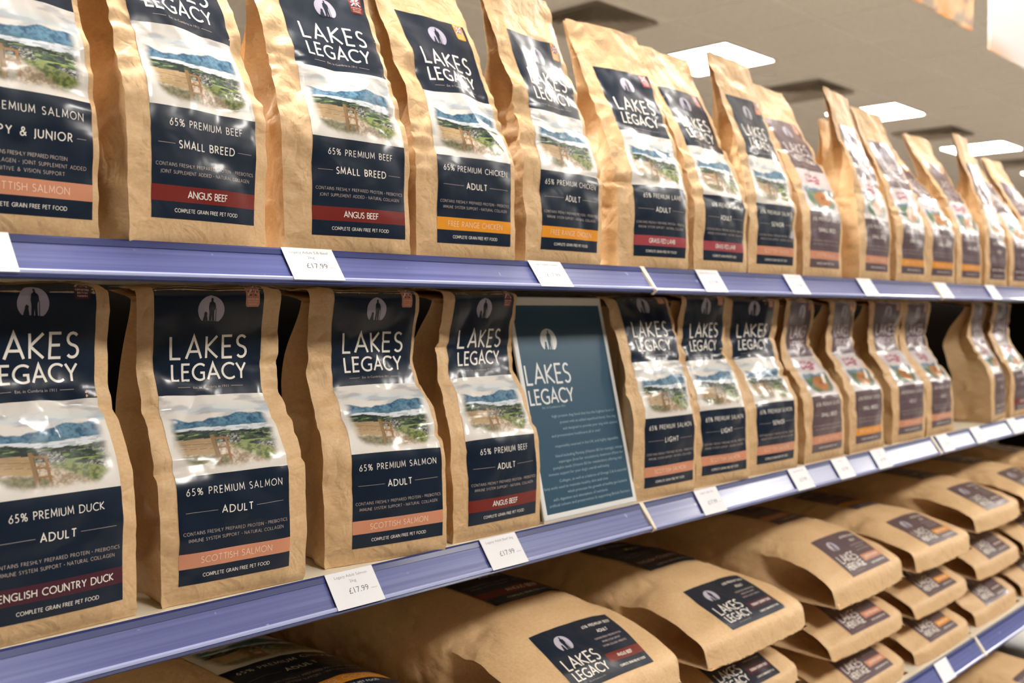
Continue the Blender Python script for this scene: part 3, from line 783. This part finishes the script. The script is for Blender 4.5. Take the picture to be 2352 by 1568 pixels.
TK = [
 (1, .256, '', '', '', 'white price ticket at the left edge of the top rail, cut by the frame'),
 (1, .5565, 'Legacy Adult S.B Beef', '2kg', '£17.99', 'white price ticket reading Legacy Adult S.B Beef on the top rail'),
 (1, .896, 'Legacy Adult Chicken', '2kg', '£17.99', 'white price ticket on the top rail below the chicken bags'),
 (1, 1.247, 'Legacy Adult Lamb 2kg', '', '£17.99', 'white price ticket on the top rail below the grass fed lamb bags'),
 (1, 1.499, 'Legacy Senior 2kg', '', '£17.99', 'white price ticket on the top rail below the navy senior bag'),
 (1, 1.763, 'Heritage', '2kg', '£17.99', 'white price ticket on the top rail, last before the second rail joint'),
 (1, 2.125, '', '', '£17.99', 'white price ticket on the top rail just right of the second joint'),
 (1, 2.418, '', '', '£17.99', 'white price ticket furthest right on the top rail'),
 (2, .604, 'Legacy Adult Salmon', '2kg', '£17.99', 'white price ticket reading Legacy Adult Salmon on the middle rail'),
 (2, .816, 'Legacy Adult Beef 2kg', '', '£17.99', 'white price ticket reading Legacy Adult Beef on the middle rail'),
 (2, 1.247, 'Legacy Light 2kg', '', '£17.99', 'white price ticket on the middle rail right of the poster and joint'),
 (2, 1.520, 'Legacy Senior 2kg', '', '£17.99', 'white price ticket on the middle rail below the navy senior bag'),
 (2, 1.672, 'Heritage', '', '£17.99', 'white price ticket on the middle rail, second from the right in the centre bay'),
 (2, 1.828, 'Heritage', '2kg', '£17.99', 'white price ticket on the middle rail, last in the centre bay'),
 (2, 2.141, '', '', '£17.99', 'white price ticket on the middle rail right beside the second joint'),
 (2, 2.334, '', '', '£17.99', 'white price ticket in the middle of the right bay middle rail'),
 (2, 2.575, '', '', '£17.99', 'white price ticket furthest right on the middle rail'),
]
for sh_, xc, n1, n2, pr, lb in TK: ticket(xc, Z1 if sh_ == 1 else Z2, YF, n1, n2, pr, lb)
ticket(1.905, Z3, .722, '', '', '', 'white price ticket on the lower rail at the bottom of the picture')

# ------------------------------------------------------------------ standing bags, top shelf
YB = YF+.008
def shift(prof, k, lo=.1): return [(s_, a_*k if s_ > lo else a_) for s_, a_ in prof]
MAXZ = {}
def TW(a): return [(0, 0), (.12, 0), (.22, a*.8), (.375, a)]
GT = 'bags standing on the top shelf'; GM = 'bags standing on the middle shelf'
def top_bag(x, yaw, fl, kind, line, lb, seed, k=1.0, det=1, **kw):
    return standing_bag((x, YB+kw.pop('dy', 0), Z1+.0005), R(yaw), front_art(fl, kind, line, 1.0, True, det), lb, GT, shift(PROF_TOP, k), seed, **kw)
top_bag(0.289, 3, 'salmon', 'PUPPY & JUNIOR', 'legacy', 'navy label puppy and junior salmon bag at the far left of the top shelf', 11, .75, 2, lx=.012)
top_bag(0.453, 8, 'beef', 'SMALL BREED', 'legacy', 'upright small breed Angus beef bag on the top shelf beside the puppy salmon bag', 12, .9, 2, lx=.003, lift0=.022)
top_bag(0.616, -6, 'beef', 'SMALL BREED', 'legacy', 'upright small breed Angus beef bag on the top shelf beside the orange striped chicken bag', 13, 1.05, 2, lx=.011)
top_bag(0.780, -3, 'chicken', 'ADULT', 'legacy', 'orange striped adult chicken bag on the top shelf, the shorter left one of two', 14, 1.0, 2, lx=.009, twist=TW(4))
top_bag(0.947, 0, 'chicken', 'ADULT', 'legacy', 'orange striped adult chicken bag on the top shelf with its tall paper top rising highest', 15, .8, 2, lx=.008, twist=TW(5))
top_bag(1.136, -5, 'lamb', 'ADULT', 'legacy', 'pink striped lamb bag standing over the top rail joint, left one of two', 16, 1.0, 1, lx=.010, twist=TW(-3))
top_bag(1.306, 0, 'lamb', 'ADULT', 'legacy', 'pink striped lamb bag on the top shelf beside the navy senior bag', 17, 1.1, 1)
top_bag(1.460, -2, 'salmon', 'SENIOR', 'legacy', 'navy senior salmon bag on the top shelf, last navy label of the row', 18, .8, 1, lx=.004, twist=TW(6))
top_bag(1.630, 0, 'salmon', 'SMALL BREED', 'heritage', 'plum label salmon bag on the top shelf leaning far back beside the senior bag', 19, 1.15, 0)
top_bag(1.840, 2, 'salmon', 'SMALL BREED', 'heritage', 'plum label salmon bag on the top shelf with a tall upright pointed top', 20, .75, 0, twist=TW(8))
top_bag(2.008, 0, 'chicken', 'SMALL BREED', 'heritage', 'plum label bag with orange stripe on the top shelf, leftmost of three such', 21, .95, 0)
top_bag(2.160, -2, 'chicken', 'SMALL BREED', 'heritage', 'plum label bag with orange stripe on the top shelf, middle of three, leaning back', 22, 1.5, 0)
top_bag(2.326, 0, 'chicken', 'SMALL BREED', 'heritage', 'plum label bag with orange stripe on the top shelf, rightmost of three such', 23, 1.2, 0)
top_bag(2.500, 0, 'duck', 'ADULT', 'heritage', 'plum label duck bag on the top shelf with an upright top, right bay', 24, .8, 0, twist=TW(7))
top_bag(2.668, 0, 'duck', 'ADULT', 'heritage', 'plum label duck bag on the top shelf, second from the right edge of the picture', 25, 1.3, 0)
top_bag(2.826, 0, 'duck', 'ADULT', 'heritage', 'plum label bag on the top shelf at the right edge of the picture', 26, 1.2, 0)
# second row behind on the top shelf
for x, lb, sd in ((.71, 'plain paper bag behind the front row, seen between the beef and chicken bags', 41), (1.70, 'plain paper bag behind the front row, seen right of the leaning plum salmon bag', 42), (2.12, 'plain paper bag behind the front row near the orange striped plum bags', 43)):
    standing_bag((x, YB+.17, Z1+.0005), R(2), front_art('salmon', 'ADULT', 'legacy' if x < 1 else 'heritage', 1, True, 0), lb, GT, PROF_ROW, sd)

# ------------------------------------------------------------------ standing bags, middle shelf
def mid_bag(x, yaw, fl, kind, line, lb, seed, k=1.0, det=1, **kw):
    return standing_bag((x, YB+kw.pop('dy', 0), Z2+.0005), R(yaw), front_art(fl, kind, line, 1.0, True, det), lb, GM, shift(kw.pop('prof', PROF_ROW), k), seed, zfold=.274, **kw)
mid_bag(0.318, 3, 'duck', 'ADULT', 'legacy', 'English country duck bag at the far left of the middle shelf', 51, .75, 2)
mid_bag(0.486, -3, 'salmon', 'ADULT', 'legacy', 'adult salmon bag on the middle shelf beside the duck bag', 52, 1.0, 2, lx=-.002, twist=TW(-5))
mid_bag(0.664, -10, 'salmon', 'ADULT', 'legacy', 'adult salmon bag on the middle shelf beside the Angus beef bag, turned to the left', 53, 1.0, 2, lx=.012, twist=TW(8))
mid_bag(0.829, -2, 'beef', 'ADULT', 'legacy', 'adult Angus beef bag on the middle shelf in front of the poster', 54, .95, 2, lx=.006, W=.138, twist=TW(7), lean=[(0, 0), (.12, 0), (.22, .010), (.375, .020)])
mid_bag(1.164, -4, 'salmon', 'LIGHT', 'legacy', 'light salmon bag on the middle shelf just right of the poster', 55, .75, 1, lx=.007, W=.138, prof=PROF_TOP)
mid_bag(1.314, -5, 'salmon', 'LIGHT', 'legacy', 'light salmon bag on the middle shelf, second from the poster', 56, .78, 1, lx=.001, twist=TW(6), W=.132)
mid_bag(1.466, -3, 'salmon', 'SENIOR', 'legacy', 'navy senior salmon bag on the middle shelf beside the plum bags', 57, .9, 1, twist=TW(-7))
mid_bag(1.645, 0, 'salmon', 'SMALL BREED', 'heritage', 'plum label salmon bag on the middle shelf beside the navy senior bag', 58, 1.1, 0, twist=TW(9))
mid_bag(1.813, 0, 'chicken', 'SMALL BREED', 'heritage', 'plum label bag with orange stripe on the middle shelf', 59, 1.1, 0, twist=TW(8))
mid_bag(2.006, -2, 'salmon', 'ADULT', 'heritage', 'plum label adult salmon bag on the middle shelf at the second rail joint', 60, 1.1, 0, W=.15)
mid_bag(2.169, 0, 'salmon', 'ADULT', 'heritage', 'plum label adult salmon bag on the middle shelf left of the dark gap', 61, 1.2, 0)
mid_bag(2.529, 6, 'duck', 'ADULT', 'heritage', 'plum duck bag right of the dark gap on the middle shelf, plain side showing', 62, 1.0, 0)
mid_bag(2.687, 0, 'beef', 'ADULT', 'heritage', 'plum label bag with red stripe at the right edge of the middle shelf', 63, 1.0, 0)

# ------------------------------------------------------------------ poster in acrylic holder
def poster():
    xr, w_, h, tilt = 1.094, .184, .282, 13.5
    root = empty('poster_holder', (xr-w_/2, YF+.008, Z2+.001), R(0)); tag(root, 'teal information poster in a white bordered holder leaning back on the middle shelf', 'poster')
    ct, st = math.cos(R(tilt)), math.sin(R(tilt))
    a = Art(); a.grid(-w_/2, w_/2, 0, h, 4, 4, lin(226, 226, 224)); teal = lin(48, 80, 100)
    a.grid(-w_/2+.005, w_/2-.005, .006, h-.009, 4, 4, teal, 1)
    wt = lin(222, 224, 222); sm = lin(150, 172, 184); cx = -.0465
    b = Art(); circ_logo(b, cx+.018, h-.056, .0158, teal, wt)
    V, F = stroke_text('LAKES', .0245, .084, .115); b.add(V, F, wt, 1, cx+.006, h-.100); V, F = stroke_text('LEGACY', .0180, .084, .14); b.add(V, F, wt, 1, cx+.006, h-.129)
    V, F = font_text('Est. in Cumbria in 1911', .0030, .044); b.add(V, F, sm, 1, cx+.006, h-.143)
    L = [('high protein dog food that has the highest level of', .158, .080), ('protein with an added superfood blend. Our dog', .1665, .081), ('and designed to provide your dog with optimal', .175, .082), ('and preventative healthcare all in one!', .1835, .043),
         ('responsibly sourced in the UK and highly digestible.', .197, .079), ('blend including Parsnip (Vitamin B3 for energy), orange', .2095, .084), ('asparagus (Iron for circulation), beetroot (Fibre for', .2170, .083), ('pumpkin seeds (Vitamin B3 for metabolism) offering vital', .2245, .078), ('immune support for your dog\'s overall well-being', .2320, .048),
         ('Collagen, as well as a balance of Omega 3 & 6 essential', .2415, .083), ('fatty acids used to maintain healthy skin and coat.', .2490, .042), ('which promotes the growth of healthy gut bacteria', .2565, .080), ('aid\'s digestion and absorption of nutrients', .2640, .036), ('artificial colours and preservatives & supporting British Farmers', .2710, .082)]
    for t, yy, rt in L:
        V, F = font_text(t, .0036, .0025*len(t)); V = V+np.array([rt-V[:, 0].max(), 0]); b.add(V, F, sm, 1, 0, h-yy*(h-.012)/.275)
    for V, F, Cc, Z in ((np.concatenate(b.V), b.F, np.concatenate(b.Cc), np.concatenate(b.Z)),):
        a.add(V, F, Cc, 2); a.Z[-1] = Z+1
    a.done()
    P = [(x, t*st-(.0017+.0001*z)*ct, t*ct+(.0017+.0001*z)*st+.003) for (x, t), z in zip(a.V, a.Z)]
    mesh_obj('poster_sheet', P, a.F, M_POSTER, root, a.Cc)
    def pr(u, v): return (u*st-v*ct, u*ct+v*st+.003)
    m = MB().prism([pr(-.001, -.0016), pr(-.001, .0014), pr(h+.002, .0014), pr(h+.002, -.0016)], -w_/2-.002, w_/2+.002); m.build('backing_panel', simple('white_backing', lin(214, 212, 206), .3), root)
    m = MB().box((-w_/2-.002, -.001, -.0003), (w_/2+.002, .085, .0018)); m.build('foot', M_CREAM, root)
    return root
poster()

# ------------------------------------------------------------------ lying bags on the lower shelf
GL = 'large bags lying on the lower shelf'
cols = [ # xc, line, flavour, seam heights, names
 (.640, 'legacy', 'chicken', 'orange striped chicken bag lying at the bottom left', .0),
 (.950, 'legacy', 'beef', 'large navy label beef bag lying', .0),
 (1.285, 'legacy', 'duck', 'large navy label duck bag lying', .0),
 (1.670, 'heritage', 'salmon', 'large plum label salmon bag lying', .0),
 (1.988, 'heritage', 'chicken', 'large plum label bag with orange stripe lying', .0),
 (2.300, 'heritage', 'duck', 'large plum label duck bag lying', .012),
 (2.610, 'heritage', 'duck', 'large plum label bag at the right edge lying', .012),
 (2.925, 'heritage', 'beef', 'large plum label bag beyond the right edge stack lying', .012)]
for ci, (xc, line, fl, nm, ex) in enumerate(cols):
    T = .087+ex-(.010 if ci == 0 else 0); tT, tS, tR = [(.084, 24, .118), (.112, 32, .135), (.094, 28, .130), (.108, 35, .130), (.088, 27, .125), (.088, 28, .12), (.088, 28, .12), (.088, 28, .12)][ci]
    for lv in (0, 1, 2):
        z0 = Z3+.0006+lv*T
        where = ['directly on the shelf deck', 'between two others in its stack', 'topmost of its stack'][lv]
        if ci == 0: lb = nm if lv == 2 else f'{nm}, {where}'
        else: lb = f'{nm} {where}'
        rr = random.Random(ci*7+lv)
        if ci in (0, 1) and lv < 2: continue_low = True
        yy = .735+rr.uniform(-.004, .004)+(.0 if lv < 2 else -.002)
        if lv == 2:
            lying_bag((xc, yy, z0), R(rr.uniform(-1, 1)), fl, line, lb, GL, 200+ci*10+lv, T=tT, hv=.036, slope=tS, run=tR)
        else:
            lying_bag((xc+rr.uniform(-.004, .004), yy, z0), R(rr.uniform(-1, 1)), fl, line, lb, GL, 200+ci*10+lv, T=T-.007, hv=.030, slope=40, run=.110, tlab=False)
for lv in range(3):
    lying_bag((2.33, .60, H-1.03+.001+lv*.087), 0, 'salmon', 'heritage', 'large plum label bag at the bottom right corner ' + ['directly on the base deck', 'in the middle of its low stack', 'topmost under the lower rail'][lv], 'large bags on the base deck', 300+lv, T=.0855 if lv < 2 else .084, tlab=False, slope=24 if lv == 2 else 40)

# ------------------------------------------------------------------ room
ZC = H+1.60; X0, X1, Y0, Y1 = -5.0, 19.0, -2.8, 11.0
def struct(name, mb, mat): o = mb.build(name, mat); o['kind'] = 'structure'; return o
struct('floor', MB().box((X0, Y0, -.1), (X1, Y1, 0)), M_FLOOR)
struct('ceiling', MB().box((X0, Y0, ZC), (X1, Y1, ZC+.1)), M_CEIL)
struct('wall_left', MB().box((X0-.1, Y0, 0), (X0, Y1, ZC)), M_WALL)
struct('wall_right', MB().box((X1, Y0, 0), (X1+.1, Y1, ZC)), M_WALL)
struct('wall_back', MB().box((X0, Y1, 0), (X1, Y1+.1, ZC)), M_WALL)
struct('wall_shelving_standin', MB().box((X0, Y0-.1, 0), (X1, Y0, ZC)), M_WALL_ABSORB)  # unseen dark stand-in for opposite shelving, placed close to hold fill light down
tb = MB(); gx0 = 5.18
k = -20
for k in range(-18, 24):
    x = gx0+.6*k
    if X0 < x < X1: tb.box((x-.008, Y0, ZC-.004), (x+.008, Y1, ZC+.001))
for k in range(-17, 14):
    y = 3.24+.6*k
    if Y0 < y < Y1: tb.box((X0, y-.008, ZC-.0038), (X1, y+.008, ZC+.001))
struct('trim_1', tb, M_TBAR)
def light_panel(x, y, lb):
    root = empty('ceiling_light', (x, y, ZC-.012)); tag(root, lb, 'ceiling light', 'square ceiling lights')
    m = MB()
    for a, b in (((-.3, -.3), (.3, -.285)), ((-.3, .285), (.3, .3)), ((-.3, -.285), (-.285, .285)), ((.285, -.285), (.3, .285))):
        m.box((a[0], a[1], 0), (b[0], b[1], .012))
    m.build('frame', M_LIGHTFRAME, root)
    q = []
    for cx, cy, a0 in ((.25, .25, 0), (-.25, .25, 90), (-.25, -.25, 180), (.25, -.25, 270)):
        q += [(cx+.035*math.cos(R(a0+t)), cy+.035*math.sin(R(a0+t))) for t in (0, 30, 60, 90)]
    n = len(q); V = [(x_, y_, .0005) for x_, y_ in q]+[(x_, y_, .010) for x_, y_ in q]
    F = [tuple(reversed(range(n))), tuple(range(n, 2*n))]+[(i, (i+1) % n, n+(i+1) % n, n+i) for i in range(n)]
    mesh_obj('diffuser', V, F, M_LED, root)
    return root
for r, y in enumerate((3.54, 1.14, -1.26)):
    for i, x in enumerate((-1.73, .68, 3.08, 5.48, 7.88, 10.28, 12.68, 15.08)):
        nm = ['nearest', 'second', 'third', 'fourth', 'fifth', 'sixth', 'seventh', 'furthest'][i]
        if r == 2 and i == 0: continue
        light_panel(x, y, f'{nm} glowing square light panel in the ceiling row ' + ['beyond the gondola', 'above the gondola', 'over the near aisle'][r])
def vent(x, y, lb):
    root = empty('ceiling_vent', (x, y, ZC-.012)); tag(root, lb, 'air vent', 'square ceiling air vents'); m = MB()
    for a, b in (((-.3, -.3), (.3, -.27)), ((-.3, .27), (.3, .3)), ((-.3, -.27), (-.27, .27)), ((.27, -.27), (.3, .27))): m.box((a[0], a[1], 0), (b[0], b[1], .011))
    m.build('frame', M_TBAR, root)
    m = MB().box((-.27, -.27, .009), (.27, .27, .011)); m.build('backing', M_VENT, root)
    for i in range(6):
        r1 = .27-i*.045; r2 = r1-.030; n = len(MB().v); mm = MB()
        for (ax, ay), (bx, by) in (((-1, -1), (1, -1)), ((1, -1), (1, 1)), ((1, 1), (-1, 1)), ((-1, 1), (-1, -1))):
            b0 = len(mm.v); mm.v += [(ax*r1, ay*r1, -.018+.0), (bx*r1, by*r1, -.018), (bx*r2, by*r2, .006), (ax*r2, ay*r2, .006), (ax*r1, ay*r1, -.016), (bx*r1, by*r1, -.016), (bx*r2, by*r2, .008), (ax*r2, ay*r2, .008)]
            mm.f += [(b0, b0+1, b0+2, b0+3), (b0+7, b0+6, b0+5, b0+4), (b0, b0+4, b0+5, b0+1), (b0+3, b0+2, b0+6, b0+7)]
        mm.build('louvre', M_VENT, root)
    return root
for x, lb in ((4.28, 'dark louvred square vent in the ceiling nearest the camera'), (6.68, 'dark louvred vent between the first and second ceiling lights'), (9.08, 'dark louvred vent between the second and third ceiling lights'), (11.48, 'furthest dark louvred vent in the ceiling')):
    vent(x, 3.54, lb)
m = MB().cyl((6.13, 3.55+.0, ZC-.010), .10, .010, 32); o = m.build('ceiling_speaker', M_TBAR); tag(o, 'round pale speaker disc in the ceiling beside the second vent', 'ceiling speaker')

# hanging banners over the gondola
def banner(x0, x1, y, z0, z1, kind, lb):
    root = empty('hanging_banner', ((x0+x1)/2, y, z0)); tag(root, lb, 'hanging sign', 'signs hung over the gondola')
    hw = (x1-x0)/2; h = z1-z0; a = Art()
    def colr(x, t):
        u = (x+hw)/(2*hw); v = t/h
        if kind == 0:
            c = mix(lin(226, 150, 74), lin(236, 196, 150), sstep(.35, .65, fbm(u*9, v*9, 4)))
            c = mix(c, lin(120, 120, 116), sstep(.55, .62, fbm(u*13+4, v*13, 3))*.7)
            return mix(c, lin(214, 206, 196), sstep(.06, .2, v)*sstep(.9, .3, u)*.5)
        c = mix(lin(214, 214, 214), lin(236, 236, 236), v)
        return mix(c, lin(212, 160, 118), sstep(.10, .0, v)*sstep(.5, .0, u)*.8)
    a.grid(-hw, hw, 0, h, 30, 30, colr); a.done()
    P = [(x, -.004, t) for x, t in a.V]; n = len(P); P += [(x, .004, t) for x, t in a.V]
    F = a.F+[tuple(n+i for i in reversed(f)) for f in a.F]; n1 = 30
    e = [i for i in range(31)]+[31*j+30 for j in range(1, 31)]+[30*31+i for i in range(29, -1, -1)]+[31*j for j in range(29, 0, -1)]
    F += [(e[(i+1) % len(e)], e[i], n+e[i], n+e[(i+1) % len(e)]) for i in range(len(e))]
    mesh_obj('printed_panel', P, F, M_BANNER, root, np.concatenate([a.Cc, a.Cc]))
    for sx in (-1, 1):
        MB().cyl((sx*(hw-.05), 0, h-.001), .0015, ZC-z1-.003, 8).build('hanging_wire', M_STEEL, root)
banner(2.24, 2.99, 1.06, H+.80, H+1.35, 0, 'orange patterned banner hanging from the ceiling at the top right')
banner(3.13, 3.88, 1.06, H+.775, H+1.35, 1, 'white banner hanging from the ceiling in the top right corner')
